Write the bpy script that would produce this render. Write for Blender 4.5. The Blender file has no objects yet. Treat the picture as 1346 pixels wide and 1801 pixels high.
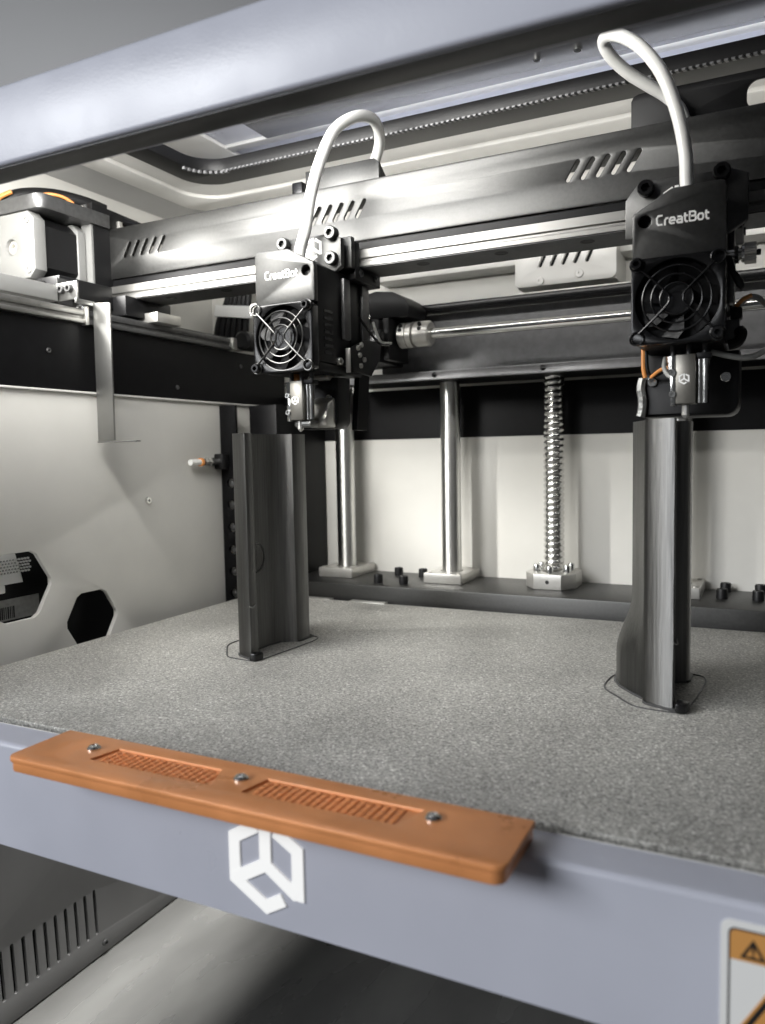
import bpy, bmesh, math, random
from mathutils import Vector, Matrix

random.seed(7)
SC = bpy.context.scene
C = SC.collection
# Lengths below are written in a working unit of 12 cm; everything is scaled to metres and lifted
# to the chamber floor in one step at the end of the script.
S = 0.12
LIFT = 3.0


def W(x, y, z):
    return Vector((x * S, y * S, (z + LIFT) * S))


# ------------------------------------------------------------------ camera
cam_d = bpy.data.cameras.new('camera')
cam = bpy.data.objects.new('camera', cam_d)
C.objects.link(cam)
SC.camera = cam
cam_d.sensor_fit = 'VERTICAL'
cam_d.sensor_height = 36
cam_d.lens = 36 * 1371.04 / 1801
cam_d.clip_start = 0.01
cam_d.clip_end = 50
RX = Vector((0.89655173, 0.44254192, -0.018752))
RY = Vector((0.01630388, -0.07527775, -0.99702931))
RZ = Vector((-0.44263887, 0.89358263, -0.07470554))
m = Matrix.Identity(4)
for i in range(3):
    m[i][0] = RX[i]
    m[i][1] = -RY[i]
    m[i][2] = -RZ[i]
m.translation = W(0, 0, 0)
cam.matrix_world = m
cam_d.dof.use_dof = True
cam_d.dof.focus_distance = 3.7 * S
cam_d.dof.aperture_fstop = 11

# ------------------------------------------------------------------ world and lamps
wd = bpy.data.worlds.new('World')
SC.world = wd
wd.use_nodes = True
bg = wd.node_tree.nodes['Background']
bg.inputs['Color'].default_value = (0.93, 0.96, 1.0, 1)
bg.inputs['Strength'].default_value = 0.06


def area(name, loc, target, sx, sy, power, col=(1, 1, 1), spread=180):
    d = bpy.data.lights.new(name, 'AREA')
    d.shape = 'RECTANGLE'
    d.size = sx * S
    d.size_y = sy * S
    d.energy = power
    d.color = col
    d.spread = math.radians(spread)
    o = bpy.data.objects.new(name, d)
    C.objects.link(o)
    o.location = W(*loc)
    v = Vector(target) - Vector(loc)
    o.rotation_euler = v.to_track_quat('-Z', 'Y').to_euler()
    return o


area('window_light', (-11.5, -12, 6.2), (-2, 3, 0.6), 11.5, 6.0, 50, (0.95, 0.97, 1.0))
area('header_panel_light', (-2.55, 1.937, 1.51), (-2.45, 4.0, 1.2), 2.2, 1.06, 4.4, (1, 0.985, 0.95), 160)
area('side_led_light', (-3.95, 2.7, 1.70), (-1.75, 5.2, -0.85), 0.12, 0.4, 0.17, (1, 0.985, 0.95), 42)
area('beam_rear_fill', (-1.2, 4.06, 1.30), (-1.2, 5.3, 1.45), 4.6, 0.06, 0.26, (1, 0.985, 0.95))  # added fill behind the beam, brightens the upper rear and ceiling
area('platform_fill', (-3.2, 3.2, -1.10), (-3.2, 3.2, -2.9), 0.10, 2.6, 0.30, (1, 0.985, 0.95), 48)  # unseen fill added below the plate to brighten a band of floor
area('lid_fill', (-0.75, 4.20, 2.045), (-0.75, 4.7, 2.075), 3.9, 0.03, 0.40, (0.95, 0.97, 1.0))  # extra hidden light above the cross bar, added to lift the lid
SC.view_settings.view_transform = 'Standard'
SC.view_settings.look = 'None'
SC.view_settings.exposure = 0
SC.view_settings.gamma = 1


# ------------------------------------------------------------------ materials
def mat(name, col, metallic=0.0, rough=0.5, spec=0.5, var=0.0, vscale=60, bump=0.0, bscale=900,
        rvar=0.0, stretch=(1, 1, 1), coat=0.0, emit=0.0):
    mt = bpy.data.materials.new(name)
    mt.use_nodes = True
    nt = mt.node_tree
    b = nt.nodes['Principled BSDF']
    b.inputs['Base Color'].default_value = (*col, 1)
    b.inputs['Metallic'].default_value = metallic
    b.inputs['Roughness'].default_value = rough
    b.inputs['Specular IOR Level'].default_value = spec
    if coat:
        b.inputs['Coat Weight'].default_value = coat
        b.inputs['Coat Roughness'].default_value = 0.12
    if emit:
        b.inputs['Emission Color'].default_value = (*col, 1)
        b.inputs['Emission Strength'].default_value = emit
    tc = nt.nodes.new('ShaderNodeTexCoord')
    mp = nt.nodes.new('ShaderNodeMapping')
    mp.inputs['Scale'].default_value = stretch
    nt.links.new(tc.outputs['Object'], mp.inputs['Vector'])
    if var or rvar:
        n = nt.nodes.new('ShaderNodeTexNoise')
        n.inputs['Scale'].default_value = vscale
        n.inputs['Detail'].default_value = 5
        nt.links.new(mp.outputs['Vector'], n.inputs['Vector'])
        if var:
            r = nt.nodes.new('ShaderNodeMapRange')
            r.inputs['From Min'].default_value = 0.3
            r.inputs['From Max'].default_value = 0.7
            r.inputs['To Min'].default_value = 1 - var
            r.inputs['To Max'].default_value = 1 + var
            nt.links.new(n.outputs['Fac'], r.inputs['Value'])
            mx = nt.nodes.new('ShaderNodeVectorMath')
            mx.operation = 'SCALE'
            mx.inputs[0].default_value = col
            nt.links.new(r.outputs['Result'], mx.inputs['Scale'])
            nt.links.new(mx.outputs['Vector'], b.inputs['Base Color'])
        if rvar:
            r2 = nt.nodes.new('ShaderNodeMapRange')
            r2.inputs['From Min'].default_value = 0.3
            r2.inputs['From Max'].default_value = 0.7
            r2.inputs['To Min'].default_value = max(0.02, rough - rvar)
            r2.inputs['To Max'].default_value = rough + rvar
            nt.links.new(n.outputs['Fac'], r2.inputs['Value'])
            nt.links.new(r2.outputs['Result'], b.inputs['Roughness'])
    if bump:
        n2 = nt.nodes.new('ShaderNodeTexNoise')
        n2.inputs['Scale'].default_value = bscale
        n2.inputs['Detail'].default_value = 3
        nt.links.new(mp.outputs['Vector'], n2.inputs['Vector'])
        bp = nt.nodes.new('ShaderNodeBump')
        bp.inputs['Strength'].default_value = bump
        bp.inputs['Distance'].default_value = 0.0004
        nt.links.new(n2.outputs['Fac'], bp.inputs['Height'])
        nt.links.new(bp.outputs['Normal'], b.inputs['Normal'])
    return mt


M = {}
M['lav'] = mat('lavender_paint', (0.48, 0.495, 0.565), rough=0.36, var=0.05, vscale=14, bump=0.12, bscale=1300, rvar=0.14)
M['white'] = mat('white_sheet_paint', (0.66, 0.65, 0.61), rough=0.38, var=0.07, vscale=11, bump=0.10, bscale=1500)
M['bright'] = mat('pale_moulded_paint', (0.68, 0.67, 0.64), rough=0.30, var=0.03, vscale=40, bump=0.05, bscale=1500)
M['ceil'] = mat('ceiling_sheet', (0.34, 0.34, 0.34), rough=0.30, var=0.05, vscale=20)
M['sheet'] = mat('anodised_black_sheet', (0.092, 0.092, 0.090), metallic=1.0, rough=0.45, spec=0.5, var=0.08, vscale=500, bump=0.07, bscale=2600, rvar=0.04)
M['black'] = mat('matt_black_plastic', (0.007, 0.007, 0.0075), rough=0.45, spec=0.28, bump=0.1, bscale=2000)
M['bsheet'] = mat('black_side_sheet', (0.004, 0.004, 0.0045), rough=0.4, spec=0.18, var=0.2, vscale=200)
M['gloss'] = mat('glossy_black_plastic', (0.006, 0.006, 0.0065), rough=0.25, spec=0.4)
M['dark'] = mat('dark_grey_metal', (0.10, 0.10, 0.10), metallic=0.6, rough=0.4, var=0.15, vscale=300)
M['steel'] = mat('ground_steel', (0.72, 0.72, 0.70), metallic=1, rough=0.18, rvar=0.05, vscale=200)
M['rail'] = mat('extruded_aluminium', (0.25, 0.247, 0.236), metallic=0.95, rough=0.42, var=0.06, vscale=200, stretch=(0.05, 1, 1))
M['alu'] = mat('satin_aluminium', (0.55, 0.54, 0.51), metallic=0.7, rough=0.35, var=0.06, vscale=150)
M['cast'] = mat('motor_end_casting', (0.25, 0.25, 0.242), metallic=0.2, rough=0.42, bump=0.12, bscale=1800)
M['ptfe'] = mat('ptfe_tube', (0.82, 0.82, 0.79), rough=0.32, spec=0.5)
M['orange'] = mat('orange_anodised', (0.76, 0.31, 0.115), metallic=0.15, rough=0.34, var=0.10, vscale=45, rvar=0.12, bump=0.08, bscale=1500, coat=0.2)
M['orange_ink'] = mat('orange_print', (0.62, 0.30, 0.085), rough=0.5)
M['black_ink'] = mat('black_print', (0.012, 0.012, 0.012), rough=0.5)
M['white_ink'] = mat('white_print', (0.86, 0.86, 0.84), rough=0.5)
M['sign_white'] = mat('label_white', (0.80, 0.80, 0.78), rough=0.5)
M['logo'] = mat('glowing_white_vinyl', (0.92, 0.92, 0.90), rough=0.45, emit=0.3)  # own emission added to make the emblem glow
M['wire_o'] = mat('orange_wire', (0.60, 0.24, 0.06), rough=0.45)
M['wire_g'] = mat('grey_sleeve', (0.33, 0.33, 0.31), rough=0.5, var=0.15, vscale=300)
M['foil'] = mat('crinkled_foil_tape', (0.20, 0.20, 0.19), metallic=0.6, rough=0.4, bump=1.0, bscale=500)
M['lower'] = mat('dark_lower_panel', (0.12, 0.12, 0.12), rough=0.35, var=0.05, vscale=40, bump=0.06, bscale=1500)
M['floor'] = mat('floor_sheet', (0.25, 0.25, 0.243), metallic=0.5, rough=0.26, var=0.28, vscale=16, stretch=(1, 0.35, 1), rvar=0.08)
M['ledge'] = mat('grey_ledge_sheet', (0.20, 0.20, 0.205), metallic=0.3, rough=0.38, var=0.1, vscale=200)
M['header'] = mat('header_dark_paint', (0.03, 0.031, 0.033), rough=0.4, var=0.1, vscale=30)
M['strip'] = mat('bare_strip_metal', (0.30, 0.30, 0.29), metallic=0.9, rough=0.34, var=0.1, vscale=40)
M['guard'] = mat('dark_chrome_wire', (0.09, 0.09, 0.088), metallic=0.95, rough=0.3)
M['bar'] = mat('scuffed_cross_bar', (0.22, 0.22, 0.225), metallic=0.5, rough=0.25, var=0.06, vscale=30)
M['brass'] = mat('nickel_block', (0.24, 0.23, 0.205), metallic=0.85, rough=0.38, var=0.05, vscale=200)
M['brim'] = mat('print_brim', (0.06, 0.06, 0.06), rough=0.35)


def print_mat():
    mt = mat('printed_plastic', (0.17, 0.17, 0.165), metallic=0.97, rough=0.46, spec=0.6, var=0.18, vscale=900,
             stretch=(1, 1, 0.03), bump=0.3, bscale=1400)
    nt = mt.node_tree
    tg = nt.nodes.new('ShaderNodeTangent')
    tg.direction_type = 'RADIAL'
    tg.axis = 'Z'
    b = nt.nodes['Principled BSDF']
    b.inputs['Anisotropic'].default_value = 0.92
    b.inputs['Anisotropic Rotation'].default_value = 0.25
    nt.links.new(tg.outputs['Tangent'], b.inputs['Tangent'])
    return mt


M['print'] = print_mat()


def rod_mat():
    mt = mat('ground_rod', (0.70, 0.70, 0.68), metallic=1, rough=0.36)
    nt = mt.node_tree
    tg = nt.nodes.new('ShaderNodeTangent')
    tg.direction_type = 'RADIAL'
    tg.axis = 'Z'
    b = nt.nodes['Principled BSDF']
    b.inputs['Anisotropic'].default_value = 0.9
    b.inputs['Anisotropic Rotation'].default_value = 0.25
    nt.links.new(tg.outputs['Tangent'], b.inputs['Tangent'])
    return mt


M['rod'] = rod_mat()


def bed_mat():
    mt = bpy.data.materials.new('textured_build_plate')
    mt.use_nodes = True
    nt = mt.node_tree
    b = nt.nodes['Principled BSDF']
    tc = nt.nodes.new('ShaderNodeTexCoord')
    v = nt.nodes.new('ShaderNodeTexVoronoi')
    v.inputs['Scale'].default_value = 1600
    nt.links.new(tc.outputs['Object'], v.inputs['Vector'])
    sep = nt.nodes.new('ShaderNodeSeparateColor')
    nt.links.new(v.outputs['Color'], sep.inputs['Color'])
    n = nt.nodes.new('ShaderNodeTexNoise')
    n.inputs['Scale'].default_value = 800
    n.inputs['Detail'].default_value = 4
    nt.links.new(tc.outputs['Object'], n.inputs['Vector'])
    add = nt.nodes.new('ShaderNodeMath')
    add.operation = 'MULTIPLY_ADD'
    add.inputs[1].default_value = 0.35
    nt.links.new(sep.outputs['Red'], add.inputs[0])
    nt.links.new(n.outputs['Fac'], add.inputs[2])
    cr = nt.nodes.new('ShaderNodeValToRGB')
    cr.color_ramp.elements[0].position = 0.35
    cr.color_ramp.elements[0].color = (0.14, 0.137, 0.126, 1)
    cr.color_ramp.elements[1].position = 0.85
    cr.color_ramp.elements[1].color = (0.57, 0.56, 0.52, 1)
    e = cr.color_ramp.elements.new(0.97)
    e.color = (0.9, 0.89, 0.85, 1)
    nt.links.new(add.outputs[0], cr.inputs['Fac'])
    big = nt.nodes.new('ShaderNodeTexNoise')
    big.inputs['Scale'].default_value = 13
    big.inputs['Detail'].default_value = 5
    big.inputs['Roughness'].default_value = 0.6
    nt.links.new(tc.outputs['Object'], big.inputs['Vector'])
    mr = nt.nodes.new('ShaderNodeMapRange')
    mr.inputs['From Min'].default_value = 0.32
    mr.inputs['From Max'].default_value = 0.68
    mr.inputs['To Min'].default_value = 0.80
    mr.inputs['To Max'].default_value = 1.14
    nt.links.new(big.outputs['Fac'], mr.inputs['Value'])
    mx = nt.nodes.new('ShaderNodeVectorMath')
    mx.operation = 'SCALE'
    nt.links.new(cr.outputs['Color'], mx.inputs[0])
    nt.links.new(mr.outputs['Result'], mx.inputs['Scale'])
    nt.links.new(mx.outputs['Vector'], b.inputs['Base Color'])
    mr2 = nt.nodes.new('ShaderNodeMapRange')
    mr2.inputs['To Min'].default_value = 0.25
    mr2.inputs['To Max'].default_value = 0.60
    nt.links.new(big.outputs['Fac'], mr2.inputs['Value'])
    nt.links.new(mr2.outputs['Result'], b.inputs['Roughness'])
    b.inputs['Roughness'].default_value = 0.42
    b.inputs['Metallic'].default_value = 0.15
    bp = nt.nodes.new('ShaderNodeBump')
    bp.inputs['Strength'].default_value = 0.7
    bp.inputs['Distance'].default_value = 0.0004
    nt.links.new(add.outputs[0], bp.inputs['Height'])
    nt.links.new(bp.outputs['Normal'], b.inputs['Normal'])
    return mt


M['bed'] = bed_mat()

# ------------------------------------------------------------------ building helpers
OFF = {}


def tag(o, label=None, cat=None, group=None, kind=None):
    if label:
        o['label'] = label
    if cat:
        o['category'] = cat
    if group:
        o['group'] = group
    if kind:
        o['kind'] = kind
    return o


def thing(name, label, cat, loc, group=None):
    o = bpy.data.objects.new(name, None)
    o.empty_display_size = 0.01
    C.objects.link(o)
    o.location = loc
    OFF[o] = Vector(loc)
    return tag(o, label, cat, group)


def frame(axis):
    """rotation taking local +Z to the axis"""
    return Vector(axis).normalized().to_track_quat('Z', 'Y').to_matrix().to_4x4()


class MB:
    def __init__(self):
        self.bm = bmesh.new()

    def _merge(self, other):
        me = bpy.data.meshes.new('tmp')
        other.to_mesh(me)
        other.free()
        self.bm.from_mesh(me)
        bpy.data.meshes.remove(me)
        return self

    def box(self, x0, x1, y0, y1, z0, z1, bev=0.0, seg=2, mtx=None):
        b = bmesh.new()
        bmesh.ops.create_cube(b, size=1)
        for v in b.verts:
            v.co = Vector(((x0 + x1) / 2 + v.co.x * (x1 - x0), (y0 + y1) / 2 + v.co.y * (y1 - y0),
                           (z0 + z1) / 2 + v.co.z * (z1 - z0)))
        if bev:
            bmesh.ops.bevel(b, geom=b.edges[:], offset=bev, segments=seg, affect='EDGES', profile=0.5)
        if mtx:
            b.transform(mtx)
        return self._merge(b)

    def cyl(self, p0, p1, r, n=24, r2=None, caps=True):
        p0, p1 = Vector(p0), Vector(p1)
        d = p1 - p0
        b = bmesh.new()
        bmesh.ops.create_cone(b, cap_ends=caps, segments=n, radius1=r, radius2=r if r2 is None else r2, depth=d.length)
        b.transform(Matrix.Translation((p0 + p1) / 2) @ frame(d))
        return self._merge(b)

    def lathe(self, p0, axis, prof, n=24, close=True):
        """prof: list of (distance along axis, radius)"""
        b = bmesh.new()
        rings = []
        for a, r in prof:
            rings.append([b.verts.new((r * math.cos(2 * math.pi * i / n), r * math.sin(2 * math.pi * i / n), a)) for i in range(n)])
        for q in range(len(rings) - 1):
            for i in range(n):
                j = (i + 1) % n
                b.faces.new((rings[q][i], rings[q][j], rings[q + 1][j], rings[q + 1][i]))
        if close:
            b.faces.new(rings[0][::-1])
            b.faces.new(rings[-1])
        b.transform(Matrix.Translation(Vector(p0)) @ frame(axis))
        bmesh.ops.recalc_face_normals(b, faces=b.faces[:])
        return self._merge(b)

    def tube(self, pts, r, n=12, sub=8, closed=False, radii=None):
        P = [Vector(p) for p in pts]
        out = []
        k = len(P)
        if sub > 1:
            rng = range(k if closed else k - 1)
            for i in rng:
                g = lambda q: P[q % k] if closed else P[min(max(q, 0), k - 1)]
                a, b_, c_, d_ = g(i - 1), g(i), g(i + 1), g(i + 2)
                for s in range(sub):
                    t = s / sub
                    out.append(0.5 * ((2 * b_) + (c_ - a) * t + (2 * a - 5 * b_ + 4 * c_ - d_) * t * t + (3 * b_ - a - 3 * c_ + d_) * t ** 3))
            if not closed:
                out.append(P[-1])
        else:
            out = P
        b = bmesh.new()
        rings = []
        N = len(out)
        up = None
        for i, p in enumerate(out):
            if closed:
                t = out[(i + 1) % N] - out[i - 1]
            else:
                t = out[min(i + 1, N - 1)] - out[max(i - 1, 0)]
            t.normalize()
            if up is None:
                up = t.orthogonal()
            u = (up - t * up.dot(t)).normalized()
            up = u
            w = t.cross(u)
            rings.append([b.verts.new(p + (u * math.cos(2 * math.pi * j / n) + w * math.sin(2 * math.pi * j / n)) * r) for j in range(n)])
        rr = range(N if closed else N - 1)
        for i in rr:
            A, B_ = rings[i], rings[(i + 1) % N]
            for j in range(n):
                b.faces.new((A[j], A[(j + 1) % n], B_[(j + 1) % n], B_[j]))
        if not closed:
            b.faces.new(rings[0][::-1])
            b.faces.new(rings[-1])
        bmesh.ops.recalc_face_normals(b, faces=b.faces[:])
        return self._merge(b)

    def prism(self, poly, axis, a, b_, bev=0.0):
        """extrude a polygon: axis 'y' -> (x,z) outline, 'x' -> (y,z), 'z' -> (x,y)"""
        b = bmesh.new()
        mp = {'y': lambda u, v, w: (u, w, v), 'x': lambda u, v, w: (w, u, v), 'z': lambda u, v, w: (u, v, w)}[axis]
        v0 = [b.verts.new(mp(u, v, a)) for u, v in poly]
        v1 = [b.verts.new(mp(u, v, b_)) for u, v in poly]
        k = len(poly)
        b.faces.new(v0)
        b.faces.new(v1[::-1])
        for i in range(k):
            b.faces.new((v0[i], v1[i], v1[(i + 1) % k], v0[(i + 1) % k]))
        bmesh.ops.recalc_face_normals(b, faces=b.faces[:])
        if bev:
            bmesh.ops.bevel(b, geom=b.edges[:], offset=bev, segments=2, affect='EDGES', profile=0.5, clamp_overlap=True)
        return self._merge(b)

    def plate(self, outline, holes, axis, a, b_, bev=0.0):
        """flat sheet with real holes cut through it"""
        cu = bpy.data.curves.new('c', 'CURVE')
        cu.dimensions = '2D'
        cu.fill_mode = 'BOTH'
        cu.extrude = abs(b_ - a) / 2 - bev
        cu.bevel_depth = bev
        cu.bevel_resolution = 1
        cu.offset = -bev
        for lp in [outline] + list(holes):
            sp = cu.splines.new('POLY')
            sp.points.add(len(lp) - 1)
            for i, (u, v) in enumerate(lp):
                sp.points[i].co = (u, v, 0, 1)
            sp.use_cyclic_u = True
        o = bpy.data.objects.new('c', cu)
        C.objects.link(o)
        dg = bpy.context.evaluated_depsgraph_get()
        me = bpy.data.meshes.new_from_object(o.evaluated_get(dg))
        mid = (a + b_) / 2
        if axis == 'y':
            mx = Matrix(((1, 0, 0, 0), (0, 0, -1, mid), (0, 1, 0, 0), (0, 0, 0, 1)))
        elif axis == 'x':
            mx = Matrix(((0, 0, 1, mid), (1, 0, 0, 0), (0, 1, 0, 0), (0, 0, 0, 1)))
        else:
            mx = Matrix.Translation((0, 0, mid))
        me.transform(mx)
        b = bmesh.new()
        b.from_mesh(me)
        bmesh.ops.remove_doubles(b, verts=b.verts[:], dist=1e-5)
        bmesh.ops.recalc_face_normals(b, faces=b.faces[:])
        C.objects.unlink(o)
        bpy.data.objects.remove(o)
        bpy.data.curves.remove(cu)
        bpy.data.meshes.remove(me)
        return self._merge(b)

    def ribbon(self, pts, w, axis, a, b_):
        """flat mitred stroke along a polyline, extruded a..b_ along axis"""
        P = [Vector(p) for p in pts]
        L_, R_ = [], []
        for i, p in enumerate(P):
            d0 = (P[i] - P[i - 1]).normalized() if i else None
            d1 = (P[i + 1] - P[i]).normalized() if i < len(P) - 1 else None
            d0 = d0 or d1
            d1 = d1 or d0
            n0 = Vector((-d0.y, d0.x))
            n1 = Vector((-d1.y, d1.x))
            mm = (n0 + n1).normalized()
            k = w / 2 / max(0.35, mm.dot(n0))
            L_.append(p + mm * k)
            R_.append(p - mm * k)
        poly = [(v.x, v.y) for v in L_] + [(v.x, v.y) for v in reversed(R_)]
        return self.plate(poly, [], axis, a, b_)

    def build(self, name, material, parent=None, angle=32):
        bm = self.bm
        off = OFF[parent] if parent else None
        if off is None:
            xs = [v.co.x for v in bm.verts]
            ys = [v.co.y for v in bm.verts]
            zs = [v.co.z for v in bm.verts]
            off = Vector(((min(xs) + max(xs)) / 2, (min(ys) + max(ys)) / 2, min(zs)))
        bm.transform(Matrix.Translation(-off))
        for e in bm.edges:
            if len(e.link_faces) == 2:
                e.smooth = e.calc_face_angle(0) < math.radians(angle)
            else:
                e.smooth = False
        for f in bm.faces:
            f.smooth = True
        me = bpy.data.meshes.new(name)
        bm.to_mesh(me)
        bm.free()
        me.materials.append(M[material])
        o = bpy.data.objects.new(name, me)
        C.objects.link(o)
        if parent:
            o.parent = parent
        else:
            o.location = off
        OFF[o] = off
        return o


CACHE = {}


def shared(key, maker, name, material, parent, pos):
    """a copy of a small piece that shares its mesh; pos is where its own origin goes"""
    if key not in CACHE:
        mb = maker()
        bm = mb.bm
        for e in bm.edges:
            e.smooth = len(e.link_faces) == 2 and e.calc_face_angle(0) < math.radians(32)
        for f in bm.faces:
            f.smooth = True
        me = bpy.data.meshes.new(name)
        bm.to_mesh(me)
        bm.free()
        me.materials.append(M[material])
        CACHE[key] = me
    o = bpy.data.objects.new(name, CACHE[key])
    C.objects.link(o)
    o.parent = parent
    o.location = Vector(pos) - OFF[parent]
    OFF[o] = Vector(pos)
    return o


def bolt(parent, pos, r, axis=(0, -1, 0), h=None, material='black', name='bolt', hollow=0.55):
    """socket head screw: cylinder with a hexagonal recess"""
    h = h or r * 1.1

    def mk():
        mb = MB()
        b = bmesh.new()
        n = 18
        prof = [(-0.3 * h, r), (h * 0.85, r), (h, r * 0.88)]
        rings = [[b.verts.new((q * math.cos(2 * math.pi * i / n), q * math.sin(2 * math.pi * i / n), a)) for i in range(n)] for a, q in prof]

        def hexr(i):
            t = (2 * math.pi * i / n) % (math.pi / 3) - math.pi / 6
            return r * hollow * math.cos(math.pi / 6) / math.cos(t)
        for a in (h, h * 0.35):
            rings.append([b.verts.new((hexr(i) * math.cos(2 * math.pi * i / n), hexr(i) * math.sin(2 * math.pi * i / n), a)) for i in range(n)])
        for q in range(4):
            for i in range(n):
                j = (i + 1) % n
                b.faces.new((rings[q][i], rings[q][j], rings[q + 1][j], rings[q + 1][i]))
        b.faces.new(rings[-1])
        b.faces.new(rings[0][::-1])
        b.transform(frame(axis))
        bmesh.ops.recalc_face_normals(b, faces=b.faces[:])
        return mb._merge(b)
    return shared((r, axis, h, material, hollow), mk, name, material, parent, pos)


def rrect(x0, x1, y0, y1, r, n=6, corners=(1, 1, 1, 1)):
    """rounded rectangle outline, corners: bl br tr tl"""
    out = []
    for k, (cx, cy, a0) in enumerate(((x0, y0, 180), (x1, y0, 270), (x1, y1, 0), (x0, y1, 90))):
        rr = r * corners[k]
        if rr <= 0:
            out.append((cx, cy))
            continue
        ox = cx + (rr if cx == x0 else -rr)
        oy = cy + (rr if cy == y0 else -rr)
        for i in range(n + 1):
            a = math.radians(a0 + 90 * i / n)
            out.append((ox + rr * math.cos(a), oy + rr * math.sin(a)))
    return out


def circ(x, y, r, n=24):
    return [(x + r * math.cos(2 * math.pi * i / n), y + r * math.sin(2 * math.pi * i / n)) for i in range(n)]


def slot(x0, y0, x1, y1, w, n=5):
    """round ended slot from one point to another"""
    a = math.atan2(y1 - y0, x1 - x0)
    out = []
    for i in range(n + 1):
        t = a + math.pi / 2 + math.pi * i / n
        out.append((x0 + w / 2 * math.cos(t), y0 + w / 2 * math.sin(t)))
    for i in range(n + 1):
        t = a - math.pi / 2 + math.pi * i / n
        out.append((x1 + w / 2 * math.cos(t), y1 + w / 2 * math.sin(t)))
    return out


def emblem(parent, x, y, z, R, material, depth, name='emblem'):
    """open cube emblem made of three mitred strokes facing -Y"""
    mb = MB()
    w = 0.30 * R
    q = 0.866
    T = lambda L: [(x + u * R, z + v * R) for u, v in L]
    mb.ribbon(T([(-0.26, 0.85), (-q, 0.5), (-q, -0.5), (0, -1), (0.46, -0.734)]), w, 'y', y - depth, y)
    mb.ribbon(T([(0, 1.02), (0, 0), (-q, -0.5)]), w, 'y', y - depth * 1.06, y)
    mb.ribbon(T([(0.28, 0.84), (q, 0.5), (q, -0.66)]), w, 'y', y - depth * 1.03, y)
    mb.ribbon(T([(0, 0), (q * 0.97, -0.56)]), w, 'y', y - depth * 1.09, y)
    return mb.build(name, material, parent)


# ================================================================== SETTING: cabinet walls
X0, X1 = -4.25, 1.7
# left inner wall: white sheet with hexagonal cut-outs
hexa = lambda cy, cz, r, ry: [(cy + ry * math.cos(math.radians(a)) * k, cz + r * math.sin(math.radians(a)) * k)
                              for b_ in range(0, 360, 60) for a, k in ((b_ - 6, 0.955), (b_ + 6, 0.955))]
o = MB().plate([(1.5, -2.92), (5.33, -2.92), (5.33, 0.37), (1.5, 0.37)],
               [hexa(2.77, -0.66, 0.205, 0.215), hexa(3.255, -0.925, 0.185, 0.195)], 'x', -3.53, -3.5, bev=0.004).build('side_wall', 'white')
tag(o, kind='structure')
wall = o
MB().box(-3.53, -3.482, 1.5, 5.33, 0.37, 0.383, 0.004).build('wall_lip', 'bright', wall)
bolt(wall, (-3.5, 3.735, -0.265), 0.022, (1, 0, 0), 0.016, 'steel', 'screw')
bolt(wall, (-3.5, 2.36, -0.30), 0.022, (1, 0, 0), 0.016, 'steel', 'screw')
# black band above it
o = tag(MB().box(-3.53, -3.497, 1.5, 5.33, 0.3835, 0.76).build('upper_side_wall', 'bsheet'), kind='structure')
for y, z in ((3.03, 0.59), (4.05, 0.46), (4.75, 0.66)):
    bolt(o, (-3.497, y, z), 0.014, (1, 0, 0), 0.008, 'dark', 'screw')
tag(MB().box(X0 - 0.03, X0, 1.5, 5.4, 0.3, 2.0).build('outer_side_wall', 'white'), kind='structure')
tag(MB().box(X0, -3.53, 1.5, 5.4, 0.36, 0.40).build('side_shelf', 'dark'), kind='structure')
# rear walls
tag(MB().box(-3.6, X1, 5.33, 5.36, -2.92, 0.105).build('rear_wall', 'white'), kind='structure')
tag(MB().box(-3.6, X1, 5.325, 5.36, 0.1055, 0.47).build('rear_black_band', 'bsheet'), kind='structure')
uw = tag(MB().box(X0, X1, 5.4, 5.43, 0.4, 1.9).build('upper_rear_wall', 'white'), kind='structure')
MB().box(-2.6, X1, 5.18, 5.398, 1.24, 1.36, 0.01).build('lit_wall_band', 'bright', uw)  # added pale bar stands in for a lit strip of the wall
tag(MB().box(X1, X1 + 0.03, 1.9, 5.4, -2.92, 1.9).build('right_side_wall', 'bsheet'), kind='structure')
# floor
tag(MB().box(-4.3, X1, 0.6, 5.4, -2.99, -2.92).build('floor', 'floor'), kind='structure')

# ceiling with the rounded opening
ZC = 1.855
XE = X1


def opening(l, b_, r):
    return rrect(l, XE - 0.25 + (-3.3 - l) * -1 * 0, 2.3, b_, r, 8)


A_ = rrect(-3.86, XE - 0.10, 2.02, 4.84, 0.26, 8)
B_ = rrect(-3.67, XE - 0.16, 2.06, 4.60, 0.24, 8)
C_ = rrect(-3.47, XE - 0.22, 2.10, 4.35, 0.22, 8)
D_ = rrect(-3.30, XE - 0.28, 2.14, 4.14, 0.20, 8)
ce = tag(MB().plate([(X0, 1.96), (X1, 1.96), (X1, 5.4), (X0, 5.4)], [A_], 'z', ZC, ZC + 0.03).build('ceiling', 'ceil'), kind='structure')
fr = thing('opening_frame', 'pale stepped frame with rounded corner around the roof opening', 'frame', (-1, 4.6, ZC - 0.03))
MB().plate(A_, [B_], 'z', ZC - 0.035, ZC + 0.02, bev=0.012).build('outer_flange', 'bright', fr)
MB().plate([(p[0], p[1]) for p in B_], [C_], 'z', ZC - 0.012, ZC + 0.03, bev=0.010).build('inner_flange', 'bright', fr)
MB().plate(C_, [D_], 'z', ZC - 0.045, ZC + 0.035, bev=0.010).build('gasket', 'black', fr)
mb = MB()
x = -3.12
while x < 0.9:
    mb.prism([(x - 0.010, 4.124), (x + 0.006, 4.124), (x + 0.014, 4.146), (x - 0.002, 4.146)], 'z', ZC - 0.054, ZC - 0.044)
    x += 0.031
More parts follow.
